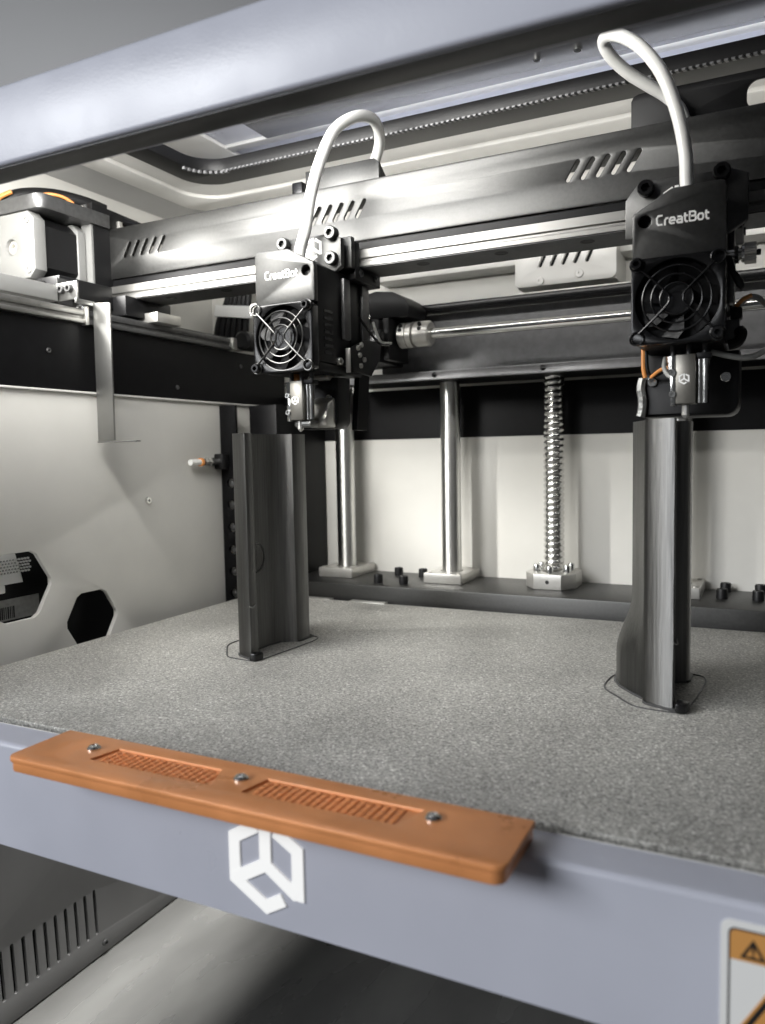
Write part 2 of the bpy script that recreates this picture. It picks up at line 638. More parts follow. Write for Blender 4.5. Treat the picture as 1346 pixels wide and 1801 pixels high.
for i in range(9):
    a = math.radians(92 + i * 10)
    cx, cy = -3.10 + 0.205 * math.cos(a), 3.94 + 0.205 * math.sin(a)
    mb.box(cx - 0.01, cx + 0.01, cy - 0.01, cy + 0.01, ZC - 0.06, ZC - 0.044)
o = mb.build('gasket_teeth', 'ledge', fr)
o['kind'] = 'stuff'
lid = thing('roof_lid', 'lavender grey lid seen above the rounded roof opening', 'lid', (-1, 3.4, 2.1))
MB().box(-3.9, X1, 1.96, 4.9, 2.10, 2.13).build('lid_sheet', 'lav', lid)
MB().box(-3.9, X1, 4.42, 4.50, 2.075, 2.10, 0.006).build('lid_seam', 'ceil', lid)
MB().box(-3.9, -3.32, 3.6, 4.9, 2.07, 2.099, 0.01).build('lid_rim', 'bright', lid)
lb = MB().box(-2.86, X1, 3.80, 4.235, 1.985, 2.02, 0.008).build('cross_bar', 'bar', lid)
for x, y in ((-1.085, 4.05), (-0.88, 4.05)):
    bolt(lb, (x, y, 1.985), 0.02, (0, 0, -1), 0.014, 'steel', 'screw')
MB().box(-3.9, X1, 4.9, 4.93, 1.885, 2.13).build('lid_rear_wall', 'lav', lid)
MB().box(-3.93, -3.9, 1.96, 4.93, 1.885, 2.13).build('lid_side_wall', 'bright', lid)

# lower side panel with ventilation slots
sl = []
for i in range(13):
    y = 2.586 + (i - 4) * 0.0689
    sl.append(slot(y, -2.505, y + 0.012, -2.762, 0.021))
lp = thing('slotted_panel', 'dark grey lower side panel with a row of upright vent slots', 'panel', (-3.49, 3.2, -2.9))
MB().plate([(1.0, -2.91), (4.9, -2.91), (4.9, -1.2), (1.0, -1.2)], sl, 'x', -3.49, -3.47, bev=0.002).build('slotted_sheet', 'lower', lp)
MB().box(-3.499, -3.4945, 1.0, 4.9, -2.9, -1.25).build('slot_backing', 'bsheet', lp)
bolt(lp, (-3.47, 3.20, -2.85), 0.02, (1, 0, 0), 0.014, 'dark', 'screw')

# ================================================================== front header (out of focus, above)
hd = thing('door_header', 'lavender and dark grey header bar across the top of the door opening', 'header', (-1, 1.9, 0.95))
MB().box(-6, 2.5, 1.80, 1.93, 0.958, 1.205, 0.012, 3).build('header_fascia', 'lav', hd)
MB().box(-6, 2.5, 1.812, 1.905, 0.952, 0.9575, 0.002, 2).build('header_underside', 'header', hd)
MB().box(-6, 2.5, 1.83, 1.90, 1.2055, 2.2).build('header_top_panel', 'header', hd)
MB().box(-4.15, -1.4, 1.905, 1.925, 0.985, 2.06, 0.005).build('light_panel', 'bright', hd)

# ================================================================== build plate and front panel
bed = thing('build_plate', 'speckled grey textured build plate carrying both printed parts', 'build plate', (-1.2, 3.3, -1.07))
MB().box(-3.35, 1.2, 2.012, 4.62, -1.03, -1.0, 0.006).build('textured_sheet', 'bed', bed)
MB().box(-3.33, 1.18, 2.03, 4.60, -1.07, -1.0305).build('plate_core', 'dark', bed)
for x0, x1 in ((-2.97, -2.70), (-2.55, -2.28)):
    MB().box(x0, x1, 4.60, 4.66, -1.008, -0.996, 0.003).build('plate_clip', 'alu', bed)

fp = thing('front_panel', 'lavender front bar of the build platform below the orange handle', 'panel', (-1, 1.85, -1.37))
prof = [(1.942, -0.990), (1.936, -1.004)]
outer = [(1.936, -0.988)] + [(1.815 + 0.018 * math.cos(a) - 0.0, -1.006 + 0.018 * math.sin(a)) for a in [math.radians(90 + 15 * i) for i in range(7)]] + \
        [(1.797, -1.366), (1.94, -1.366), (1.94, -1.354), (1.811, -1.354), (1.811, -1.004), (1.936, -1.004)]
MB().prism(outer, 'x', -5.0, 2.0).build('panel_sheet', 'lav', fp)
MB().box(-5.0, 2.0, 1.9362, 1.941, -1.004, -0.9865, 0.0015).build('flange_lip', 'bright', fp)  # lip in paler paint, colouring a highlight along the flange edge
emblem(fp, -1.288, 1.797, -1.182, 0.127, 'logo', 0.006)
# warning label at the right
wl = MB().plate(rrect(-0.077, 0.40, -1.352, -1.030, 0.022), [], 'y', 1.7945, 1.797).build('warning_label', 'sign_white', fp)
MB().plate(rrect(-0.062, 0.385, -1.340, -1.046, 0.014), [rrect(-0.0585, 0.3815, -1.3365, -1.0495, 0.012)], 'y', 1.7925, 1.7947).build('label_border', 'dark', wl)
MB().plate(rrect(-0.0575, 0.3805, -1.118, -1.0505, 0.012, 6, (0, 0, 1, 1)), [], 'y', 1.7927, 1.7948).build('label_heading', 'orange_ink', wl)
tri = lambda cx, cz, r: [(cx + r * math.cos(math.radians(a)), cz + r * math.sin(math.radians(a))) for a in (90, 210, 330)]
MB().plate(tri(-0.012, -1.095, 0.030), [tri(-0.012, -1.095, 0.019)], 'y', 1.7914, 1.7928).build('warning_triangle', 'black_ink', wl)
MB().box(-0.0145, -0.0095, 1.7914, 1.7928, -1.096, -1.077).box(-0.0145, -0.0095, 1.7914, 1.7928, -1.104, -1.1).build('exclamation_mark', 'black_ink', wl)
for k, (dd, nm, mt_) in enumerate(((0.0, 'warning_sign_rim', 'orange_ink'), (0.010, 'warning_sign_edge', 'black_ink'), (0.030, 'warning_sign_fill', 'orange_ink'))):
    cx_, h_ = 0.046, 0.182 - dd * 1.75
    MB().plate([(cx_ - h_ / 1.74, -1.308 + dd * 0.6), (cx_ + h_ / 1.74, -1.308 + dd * 0.6), (cx_, -1.308 + dd * 0.6 + h_)], [], 'y', 1.7936 - 0.0012 * k, 1.7946 - 0.0012 * k).build(nm, mt_, wl)

# orange handle
hn = thing('pull_handle', 'orange metal pull handle screwed on the lavender front panel', 'handle', (-1.33, 1.76, -0.988))
para = lambda x0, x1, y0, y1, sh: [(x0, y0), (x1, y0), (x1 + sh, y1), (x0 + sh, y1)]
rec = [[(-1.893, 1.722), (-1.42, 1.722), (-1.46, 1.822), (-1.87, 1.822)],
       [(-1.31, 1.722), (-0.83, 1.722), (-0.80, 1.822), (-1.29, 1.822)]]
MB().plate(rrect(-2.165, -0.515, 1.628, 1.888, 0.035, 6, (1, 1, 0.25, 0.25)), rec, 'z', -0.957, -0.937, bev=0.006).build('handle_top', 'orange', hn)
MB().plate(rrect(-2.160, -0.520, 1.633, 1.883, 0.035, 6, (1, 1, 0.25, 0.25)), [], 'z', -0.987, -0.946, bev=0.005).build('handle_base', 'orange', hn)
mb = MB()
for R_ in rec:
    x = R_[0][0] + 0.035
    k = 0
    while x < R_[1][0] - 0.02:
        for j in range(7):
            y = 1.735 + j * 0.0125
            mb.box(x - 0.007, x + 0.007, y - 0.0035, y + 0.0035, -0.9465, -0.9405 if (k + j) % 2 else -0.942)
        x += 0.0235
        k += 1
o = mb.build('grip_ribs', 'orange', hn)
o['kind'] = 'stuff'
for x in (-1.945, -1.362, -0.757):
    shared('hscrew', lambda: MB().lathe((0, 0, 0), (0, 0, 1), [(-0.004, 0.022), (0.004, 0.022), (0.011, 0.016), (0.013, 0.008), (0.007, 0.006), (0.0068, 0.001)], 18), 'screw', 'steel', hn, (x, 1.787, -0.937))

# ================================================================== printed parts
def printed(dx, label):
    t = thing('printed_part', label, 'printed part', (-0.4 + dx, 3.33, -0.999), 'twin printed parts on the build plate')
    b = bmesh.new()
    nz = 44
    z0, z1 = -0.998, 0.112
    base = [(-0.432, 3.190, 0), (-0.428, 3.150, 0), (-0.410, 3.130, 0), (-0.370, 3.110, 0), (-0.330, 3.092, 0), (-0.312, 3.090, 0), (-0.306, 3.104, 0),
            (-0.312, 3.150, 0), (-0.350, 3.166, 0), (-0.378, 3.20, 0), (-0.392, 3.27, 0), (-0.392, 3.36, 0), (-0.374, 3.440, 0), (-0.335, 3.475, 0),
            (-0.322, 3.482, 0), (-0.300, 3.490, 0), (-0.292, 3.510, 0), (-0.292, 3.605, 0), (-0.302, 3.622, 0), (-0.330, 3.632, 0),
            (-0.470, 3.635, 0.5), (-0.505, 3.620, 0.9), (-0.522, 3.540, 1), (-0.512, 3.42, 1), (-0.480, 3.34, 1), (-0.450, 3.26, 0.6)]
    # outline is shifted by a little so that the near corner sits where the part stands
    rings = []
    for q in range(nz + 1):
        z = z0 + (z1 - z0) * q / nz
        f = 0.0
        if z < -0.62:
            t_ = (-0.62 - z) / 0.24
            f = min(1, max(0, t_))
            f = f * f * (3 - 2 * f)
        rings.append([b.verts.new((x + dx - 0.062 * f * w, y - 0.015 * f * w, z)) for x, y, w in base])
    k = len(base)
    for q in range(nz):
        for i in range(k):
            j = (i + 1) % k
            b.faces.new((rings[q][i], rings[q][j], rings[q + 1][j], rings[q + 1][i]))
    b.faces.new(rings[-1])
    b.faces.new(rings[0][::-1])
    bmesh.ops.recalc_face_normals(b, faces=b.faces[:])
    body = MB()._merge(b).build('printed_body', 'print', t, 40)
    # oval hole mark in the web and a small seam scar
    MB().lathe((-0.3925 + dx, 3.265, -0.52), (1, 0, 0), [(0, 0.08), (0.003, 0.08), (0.003, 0.07), (0.0005, 0.069)], 28).build('web_ring', 'gloss', body)
    MB().tube([(-0.312 + dx, 3.087, -0.735), (-0.30 + dx, 3.10, -0.742), (-0.305 + dx, 3.13, -0.73)], 0.004, 6).build('seam_scar', 'foil', body)
    # foot and brim
    MB().prism([(x + dx - 0.062 * w * 1.0 + (x + 0.4) * 0.1, y - 0.015 * w + (y - 3.33) * 0.04) for x, y, w in base], 'z', -0.9995, -0.990).build('brim', 'brim', t)
    MB().prism([(-0.30 + dx, 3.055), (-0.262 + dx, 3.06), (-0.25 + dx, 3.11), (-0.30 + dx, 3.13)], 'z', -0.9995, -0.96, 0.008).build('prime_blob', 'gloss', t)
    loop = [(-0.66, 3.36), (-0.64, 3.26), (-0.56, 3.16), (-0.47, 3.06), (-0.38, 3.035), (-0.29, 3.03), (-0.235, 3.05), (-0.21, 3.2), (-0.185, 3.45), (-0.18, 3.58),
            (-0.22, 3.66), (-0.40, 3.68), (-0.56, 3.66), (-0.64, 3.52)]
    MB().tube([(-0.41 + (x + 0.41) * 0.8 + dx, 3.34 + (y - 3.34) * 0.88, -0.998) for x, y in loop], 0.0034, 6, 8, True).build('skirt_line', 'brim', t)
    return t


printed(0.0, 'tall dark grey printed channel part at right, bright face towards the camera')
printed(-1.955, 'tall dark grey printed channel part at left, open hollow side in view')

# ================================================================== rear base beam, rods, screws
bb = thing('base_beam', 'long black base beam along the rear wall behind the build plate', 'beam', (-1, 5.0, -1.2))
MB().box(-3.15, 1.6, 4.70, 5.325, -1.2, -0.90, 0.008).build('beam_body', 'sheet', bb)
for x, y in ((-2.44, 4.84), (-2.44, 5.18), (-2.245, 4.84), (-2.245, 5.18), (-0.235, 5.02), (-0.225, 5.25), (-0.04, 5.02), (-0.03, 5.25), (0.15, 5.02), (0.15, 5.25)):
    bolt(bb, (x, y, -0.90), 0.032, (0, 0, 1), 0.058, 'black', 'bolt')


def rod(x, label):
    t = thing('guide_rod', label, 'guide rod', (x, 5.12, -0.9), 'polished vertical guide rods')
    MB().lathe((x, 5.12, -0.86), (0, 0, 1), [(0, 0.069), (1.345, 0.069)], 32).build('rod', 'rod', t)
    f_ = MB().plate(rrect(x - 0.142, x + 0.142, 4.93, 5.31, 0.01), [circ(x, 5.12, 0.080)], 'z', -0.8995, -0.832, bev=0.005).build('rod_flange', 'alu', t)
    for dx in (-0.11, 0.11):
        for dy in (-0.15, 0.15):
            bolt(f_, (x + dx, 5.12 + dy, -0.834), 0.018, (0, 0, 1), 0.008, 'alu', 'screw')


rod(-2.84, 'bright steel guide rod furthest left, partly behind the left print head')
rod(-1.995, 'bright steel guide rod between the drive coupling and the threaded screw')
rod(-0.49, 'steel guide rod hidden behind the right printed part')

sx, sy = -1.27, 5.13
t = thing('lead_screw', 'threaded steel lead screw on a bolted octagonal flange', 'lead screw', (sx, sy, -0.9))
b = bmesh.new()
turns, nn = 34, 28
pitch = 1.35 / turns
prof = [(0.0, 0.066), (0.2, 0.067), (0.5, 0.067), (0.62, 0.060), (0.72, 0.058), (0.84, 0.060), (0.93, 0.064)]
rows = []
for tq in range(turns):
    for a, r in prof:
        rows.append((tq + a, r))
rings = []
for a, r in rows:
    ring = []
    for i in range(nn):
        th = 2 * math.pi * i / nn
        z = -0.86 + (a + i / nn) * pitch
        z = min(max(z, -0.86), 0.485)
        ring.append(b.verts.new((sx + r * math.cos(th), sy + r * math.sin(th), z)))
    rings.append(ring)
np_ = len(prof)
for q in range(len(rings) - 1):
    for i in range(nn - 1):
        b.faces.new((rings[q][i], rings[q][i + 1], rings[q + 1][i + 1], rings[q + 1][i]))
    if q + 1 + np_ < len(rings):
        b.faces.new((rings[q][nn - 1], rings[q + np_][0], rings[q + np_ + 1][0], rings[q + 1][nn - 1]))
bmesh.ops.recalc_face_normals(b, faces=b.faces[:])
MB()._merge(b).build('threaded_shaft', 'steel', t, 60)
oc = [(sx + u, sy + v) for u, v in ((-0.165, -0.09), (-0.09, -0.19), (0.09, -0.19), (0.165, -0.09), (0.165, 0.09), (0.09, 0.19), (-0.09, 0.19), (-0.165, 0.09))]
f_ = MB().plate(oc, [circ(sx, sy, 0.078)], 'z', -0.8995, -0.80, bev=0.006).build('screw_flange', 'alu', t)
for a in range(6):
    an = math.radians(30 + 60 * a)
    bolt(f_, (sx + 0.115 * math.cos(an), sy + 0.125 * math.sin(an), -0.80), 0.025, (0, 0, 1), 0.045, 'steel', 'bolt')
MB().cyl((sx, sy - 0.191, -0.85), (sx, sy - 0.188, -0.85), 0.013, 14).build('oil_port', 'black_ink', f_)
# last flange at right
# corner post
po = thing('corner_post', 'black perforated corner post behind the left printed part', 'post', (-3.3, 4.9, -2.0))
ZH = [z for z in (-0.19, -0.345, -0.507, -0.667, -0.823, -0.98)]
MB().plate(rrect(-3.496, -3.36, -2.0, 0.36, 0.004), [circ(-3.42, z, 0.033, 18) for z in ZH], 'y', 4.48, 4.51, bev=0.003).build('post_face', 'bsheet', po)
MB().box(-3.36, -3.13, 4.65, 4.68, -2.0, 0.36, 0.003).build('post_web', 'bsheet', po)
MB().box(-3.16, -3.13, 4.6805, 5.32, -2.0, 0.36).build('post_side', 'bsheet', po)
for z in ZH:
    shared('pb', lambda: MB().lathe((0, 0, 0), (0, -1, 0), [(0, 0.024), (0.018, 0.022), (0.02, 0.012), (0.022, 0.010)], 16), 'rivet', 'dark', po, (-3.42, 4.515, z))
MB().box(-3.495, -3.42, 4.40, 4.4795, -0.09, 0.02, 0.01).build('post_clip', 'black', po)
ft = thing('air_fitting', 'small white and orange push fitting beside the black corner post', 'fitting', (-3.46, 4.4, -0.04))
MB().lathe((-3.462, 4.11, -0.035), (0, 1, 0), [(0, 0.012), (0.0, 0.02), (0.10, 0.02), (0.10, 0.012)], 16).build('white_tube', 'ptfe', ft)
MB().lathe((-3.462, 4.21, -0.035), (0, 1, 0), [(0, 0.029), (0.02, 0.029)], 18).build('orange_collar', 'wire_o', ft)
MB().lathe((-3.462, 4.23, -0.035), (0, 1, 0), [(0, 0.027), (0.05, 0.027), (0.06, 0.034), (0.11, 0.034), (0.12, 0.022), (0.20, 0.022)], 6).build('metal_nipple', 'steel', ft)

# ================================================================== rear ledge and drive shaft
rl = thing('rear_ledge', 'grey sheet ledge across the back joining the tops of the rods', 'ledge', (-1, 5.0, 0.48))
MB().plate([(-2.75, 0.482), (1.6, 0.482), (1.6, 0.541), (-2.75, 0.541)], [circ(-1.995, 0.513, 0.017, 16), circ(-1.265, 0.513, 0.017, 16), circ(-0.3, 0.513, 0.017, 16)], 'y', 4.84, 4.87, bev=0.004).build('ledge_front', 'ledge', rl)
MB().box(-2.75, 1.6, 4.87, 5.32, 0.488, 0.515).build('ledge_top', 'bsheet', rl)
MB().box(-2.45, 1.6, 4.985, 5.01, 0.5155, 0.932).build('ledge_upright', 'ledge', rl)
kr = thing('rear_cross_bar', 'black cross bar with a bright top edge below the vent box', 'bar', (-1, 4.93, 0.93))
MB().box(-2.47, 1.6, 4.87, 5.03, 0.934, 0.982, 0.006).build('bar_body', 'gloss', kr)
MB().box(-1.5, 1.6, 4.885, 4.90, 0.9825, 0.992, 0.002).build('bar_edge', 'alu', kr)
for x in (-1.9, -0.9):
    bolt(kr, (x, 4.93, 0.982), 0.018, (0, 0, 1), 0.018, 'alu', 'screw')

ds = thing('drive_shaft', 'thin polished horizontal shaft running right from the grey coupling', 'shaft', (-0.5, 4.7, 0.72))
MB().lathe((-1.96, 4.7, 0.762), (1, 0, 0), [(0, 0.034), (3.6, 0.034)], 24).build('shaft', 'steel', ds)
cp = thing('shaft_coupling', 'light grey split coupling on the left end of the drive shaft', 'coupling', (-2.06, 4.7, 0.67))
MB().lathe((-2.172, 4.7, 0.765), (1, 0, 0), [(0, 0.074), (0.008, 0.082), (0.055, 0.082), (0.055, 0.072), (0.063, 0.072), (0.063, 0.082), (0.098, 0.082), (0.098, 0.062), (0.118, 0.062),
           (0.118, 0.082), (0.212, 0.082), (0.22, 0.074), (0.22, 0.034), (0.214, 0.033)], 36).build('coupling_body', 'alu', cp)
for px_ in (0.03, 0.165):
    bolt(cp, (-2.172 + px_, 4.7 - 0.079, 0.79), 0.013, (0, -1, 0.3), 0.003, 'black', 'set_screw')
    bolt(cp, (-2.172 + px_, 4.7 - 0.064, 0.815), 0.013, (0, -0.8, 0.6), 0.017, 'black', 'set_screw')
rm = thing('drive_motor', 'black geared drive motor behind the left print head', 'motor', (-2.35, 4.75, 0.55))
MB().box(-2.56, -2.24, 4.52, 4.9, 0.58, 0.86, 0.02).build('motor_body', 'black', rm)
MB().prism([(-2.52, 0.87), (-2.07, 0.87), (-2.06, 0.94), (-2.10, 0.99), (-2.18, 1.035), (-2.30, 1.05), (-2.42, 1.03), (-2.52, 1.02)], 'y', 4.60, 4.9, 0.012).build('motor_hood', 'black', rm)
MB().box(-2.235, -2.19, 4.56, 4.86, 0.60, 0.865, 0.006).build('motor_flange', 'black', rm)
MB().prism([(-2.36, 0.72), (-2.26, 0.78), (-2.20, 0.78), (-2.20, 0.69), (-2.28, 0.64)], 'y', 4.46, 4.52, 0.006).build('motor_bracket', 'gloss', rm)
for p in ((-2.31, 4.515, 0.87), (-2.29, 4.515, 0.64)):
    bolt(rm, p, 0.022, (0, -1, 0), 0.02, 'steel', 'screw')
for i in range(3):
    MB().tube([(-2.44, 4.5, 0.84 - 0.02 * i), (-2.42, 4.47, 0.78 - 0.02 * i), (-2.36, 4.45, 0.73 - 0.015 * i), (-2.30, 4.47, 0.735 - 0.012 * i)], 0.009, 8).build('motor_wire', 'wire_g' if i == 1 else 'gloss', rm)

# vent box
vb = thing('vent_box', 'white rounded metal box with slanted vent slots under the gantry beam', 'vent box', (-1.17, 5.2, 1.05))
ho = []
for row in range(2):
    for i in range(5):
        x = -1.325 + i * 0.074 + row * 0.004
        z = 1.175 + row * 0.115
        ho.append(slot(x, z, x + 0.026, z + 0.055, 0.021))
MB().plate(rrect(-1.49, -0.85, 1.048, 1.40, 0.04), ho, 'y', 5.0, 5.03, bev=0.008).build('vent_face', 'bright', vb)
MB().box(-1.482, -0.858, 5.0305, 5.395, 1.052, 1.396).build('box_body', 'white', vb)
MB().box(-1.36, -0.98, 5.0285, 5.0303, 1.15, 1.37).build('slot_backing', 'bsheet', vb)
for x, z in ((-1.325, 1.078), (-1.075, 1.098)):
    bolt(vb, (x, 5.0, z), 0.026, (0, -1, 0), 0.014, 'bright', 'screw', 0.3)

# ================================================================== left Y rail
yr = thing('side_rail', 'linear rail along the top of the black left side band', 'rail', (-3.5, 3.2, 0.76))
MB().box(-3.56, -3.47, 1.6, 3.27, 0.805, 0.842, 0.006).box(-3.55, -3.48, 1.6, 3.27, 0.785, 0.806).box(-3.56, -3.462, 1.6, 3.27, 0.762, 0.786, 0.005).build('rail_front_length', 'rail', yr)
MB().box(-3.56, -3.47, 3.29, 4.62, 0.805, 0.842, 0.006).box(-3.55, -3.48, 3.29, 4.62, 0.785, 0.806).box(-3.56, -3.462, 3.29, 4.62, 0.762, 0.786, 0.005).build('rail_rear_length', 'dark', yr)
eb = MB().box(-3.555, -3.455, 3.27, 3.289, 0.755, 0.86, 0.005).build('rail_end_block', 'alu', yr)
bolt(yr, (-3.50, 3.268, 0.845), 0.022, (0.6, -0.7, 0.3), 0.02, 'steel', 'screw')
MB().box(-3.70, -3.57, 1.6, 3.18, 0.88, 0.97, 0.008).build('belt_guard', 'cast', yr)
MB().box(-3.53, -3.45, 4.60, 4.66, 0.765, 0.85, 0.012).box(-3.52, -3.44, 4.70, 4.74, 0.765, 0.84, 0.01).build('rail_stop', 'alu', yr)
MB().lathe((-3.42, 4.66, 0.835), (0, 1, 0), [(0, 0.05), (0.02, 0.07), (0.14, 0.07), (0.16, 0.04)], 20).build('idler_pulley', 'black', yr)
MB().box(-3.62, -3.561, 3.4, 4.9, 0.80, 0.87, 0.004).build('drive_belt', 'bsheet', yr)

# ================================================================== gantry beam
gb = thing('gantry_beam', 'long black gantry beam with slanted slots spanning the chamber', 'gantry beam', (-1.4, 3.9, 0.98))
bs = []
for x0 in (-3.603, -2.243, -0.857):
    for i in range(5):
        x = x0 + i * 0.0685
        bs.append(slot(x, 1.252, x + 0.046, 1.326, 0.020))
MB().plate(rrect(-3.84, 1.6, 1.122, 1.43, 0.012), bs, 'y', 3.735, 3.75, bev=0.004).build('slotted_face', 'sheet', gb)
MB().box(-3.83, 1.6, 3.751, 4.12, 1.415, 1.428).build('beam_top', 'sheet', gb)
MB().box(-3.83, 1.6, 3.751, 4.02, 1.105, 1.121).build('beam_bottom', 'bsheet', gb)
MB().box(-3.83, 1.6, 3.96, 3.975, 1.122, 1.23).build('beam_rear_lip', 'sheet', gb)
MB().box(-3.83, 1.6, 3.745, 3.98, 1.078, 1.104).build('shadow_gap', 'bsheet', gb)
# linear rail under the beam
rlx = MB()
rlx.prism([(3.70, 1.066), (3.70, 1.024), (3.712, 1.018), (3.712, 1.008), (3.70, 1.002), (3.70, 0.982), (3.97, 0.982), (3.97, 1.066)], 'x', -3.82, 1.6, 0.0)
rr_ = rlx.build('linear_rail', 'rail', gb, 20)
MB().box(-3.82, 1.6, 3.708, 3.965, 0.9765, 0.9817).build('rail_underside', 'dark', rr_)
x = -3.30
while x < 0.9:
    shared('rh', lambda: MB().lathe((0, 0, 0), (0, 0, -1), [(0, 0.034), (0.0015, 0.034), (0.0015, 0.025), (0.0003, 0.024)], 20), 'rail_hole', 'black_ink', rr_, (x, 3.80, 0.9766))
    x += 0.42
MB().box(-3.875, -3.84, 3.60, 4.05, 1.0, 1.45, 0.006).build('end_plate', 'black', gb)
for z in (1.10, 1.22, 1.28, 1.38):
    MB().box(-3.8395, -3.832, 3.70, 3.728, z, z + 0.035).build('edge_notch', 'bsheet', gb)

# extruder feed brackets on top of the beam
fb = thing('feed_bracket', 'grey plate bracket standing behind the beam above the left print head', 'bracket', (-2.15, 4.0, 1.43), 'feed brackets on top of the gantry beam')
MB().prism([(-2.38, 1.4285), (-1.915, 1.4285), (-1.915, 1.575), (-1.945, 1.60), (-2.38, 1.60)], 'y', 3.90, 3.92, 0.004).build('bracket_plate', 'sheet', fb)
MB().prism([(3.9205, 1.4285), (4.12, 1.4285), (3.9205, 1.575)], 'x', -1.933, -1.917).build('gusset', 'black', fb)
MB().box(-2.45, -2.38, 3.86, 3.93, 1.4285, 1.54, 0.01).build('bracket_post', 'gloss', fb)
fb = thing('feed_bracket', 'black plate bracket with a round notch standing behind the beam at right', 'bracket', (-0.2, 4.0, 1.43), 'feed brackets on top of the gantry beam')
MB().plate([(-0.60, 1.4285), (0.5, 1.4285), (0.5, 1.64), (-0.565, 1.64), (-0.59, 1.63), (-0.60, 1.61)], [rrect(-0.11, 0.3, 1.47, 1.60, 0.05)], 'y', 3.90, 3.92, bev=0.003).build('bracket_plate', 'black', fb)
MB().prism([(3.9205, 1.4285), (4.12, 1.4285), (3.9205, 1.60)], 'x', -0.25, -0.235).build('gusset', 'black', fb)

# ================================================================== left motor and carriage
sm = thing('stepper_motor', 'square stepper motor with white end caps and black body at far left', 'motor', (-3.955, 3.4, 1.04))
oct_ = lambda x0, x1, z0, z1, c_: [(x0 + c_, z0), (x1 - c_, z0), (x1, z0 + c_), (x1, z1 - c_), (x1 - c_, z1), (x0 + c_, z1), (x0, z1 - c_), (x0, z0 + c_)]
MB().plate(oct_(-4.14, -3.765, 1.045, 1.42, 0.045), [circ(-3.955, 1.232, 0.045)], 'y', 3.20, 3.285, bev=0.006).build('front_cap', 'cast', sm)
MB().prism(oct_(-4.13, -3.775, 1.055, 1.41, 0.06), 'y', 3.2855, 3.52).build('motor_body', 'black', sm)
MB().prism(oct_(-4.14, -3.765, 1.045, 1.42, 0.045), 'y', 3.5205, 3.58, 0.006).build('rear_cap', 'cast', sm)
MB().lathe((-3.955, 3.28, 1.232), (0, -1, 0), [(0, 0.043), (0.06, 0.043), (0.065, 0.036), (0.065, 0.02), (0.045, 0.018)], 24).build('shaft_boss', 'alu', sm)
for x in (-4.09, -3.815):
    for z in (1.093, 1.372):
        bolt(sm, (x, 3.2, z), 0.023, (0, -1, 0), 0.006, 'cast', 'screw', 0.5)
mm_ = thing('motor_mount', 'grey cap plate and black block holding the stepper motor', 'mount', (-3.9, 3.5, 1.43))
MB().plate(rrect(-4.14, -3.70, 3.20, 3.72, 0.06, 6, (1, 1, 0, 0)), [], 'z', 1.426, 1.51, bev=0.006).build('cap_plate', 'dark', mm_)
MB().plate([(3.60, 1.0), (4.05, 1.0), (4.05, 1.50), (4.02, 1.54), (3.60, 1.56)], [[(3.84, 1.42), (3.96, 1.42), (3.96, 1.50), (3.84, 1.50)]], 'x', -3.76, -3.72, bev=0.003).build('side_plate', 'black', mm_)
MB().box(-3.80, -3.72, 3.585, 3.6, 1.0, 1.43).build('edge_strip', 'cast', mm_)
MB().box(-3.90, -3.77, 3.60, 3.75, 1.512, 1.56, 0.008).build('mount_tab', 'dark', mm_)
bolt(mm_, (-3.80, 3.60, 1.535), 0.015, (0.4, -1, 0), 0.008, 'steel', 'screw')
MB().box(-3.735, -3.70, 3.80, 3.83, 1.405, 1.495, 0.004).box(-3.735, -3.70, 3.93, 3.95, 1.42, 1.49, 0.004).build('terminal_tab', 'alu', mm_)
MB().cyl((-3.73, 3.87, 1.445), (-3.66, 3.9, 1.42), 0.012, 10).build('orange_wire', 'wire_o', mm_)
MB().box(-3.60, -3.40, 4.0, 4.08, 1.43, 1.50, 0.006).build('end_stop', 'black', mm_)

cb = thing('cable_loom', 'thick black cable with orange wires above the left stepper motor', 'cable', (-4.0, 3.4, 1.5))
MB().tube([(-4.22, 3.30, 1.38), (-4.17, 3.28, 1.49), (-4.08, 3.36, 1.58), (-3.98, 3.52, 1.615), (-3.88, 3.68, 1.60), (-3.82, 3.8, 1.57)], 0.045, 14).build('cable_sleeve', 'black', cb)
MB().tube([(-3.99, 3.42, 1.59), (-3.93, 3.47, 1.605), (-3.88, 3.53, 1.595), (-3.85, 3.58, 1.565)], 0.009, 8).build('orange_wire', 'wire_o', cb)
MB().tube([(-4.09, 3.24, 1.46), (-4.10, 3.23, 1.50), (-4.09, 3.25, 1.55), (-4.05, 3.3, 1.59)], 0.014, 8).build('orange_wire', 'wire_o', cb)
MB().tube([(-4.2, 3.5, 1.50), (-4.0, 3.6, 1.56), (-3.85, 3.7, 1.55), (-3.7, 3.95, 1.50)], 0.03, 10).build('cable_sleeve', 'gloss', cb)

cg = thing('gantry_carriage', 'black carriage block with screws joining the beam to the side rail', 'carriage', (-3.65, 3.5, 0.85))
MB().box(-3.80, -3.60, 3.22, 3.62, 0.90, 1.04, 0.008).build('carriage_block', 'black', cg)
MB().box(-3.70, -3.50, 3.62, 4.02, 0.865, 0.985, 0.006).build('bearing_block', 'black', cg)
MB().box(-3.60, -3.595, 3.20, 3.30, 0.88, 1.02).build('carriage_edge', 'dark', cg)
for x, z in ((-3.755, 0.955), (-3.66, 0.955)):
    bolt(cg, (x, 3.22, z), 0.026, (0, -1, 0), 0.02, 'dark', 'bolt')
MB().lathe((-3.72, 3.21, 1.0), (0, -1, 0), [(0, 0.02), (0.01, 0.02)], 12).build('wire_eye', 'gloss', cg)
MB().box(-3.58, -3.40, 3.78, 4.0, 0.84, 0.9, 0.004).build('rail_clip', 'alu', cg)

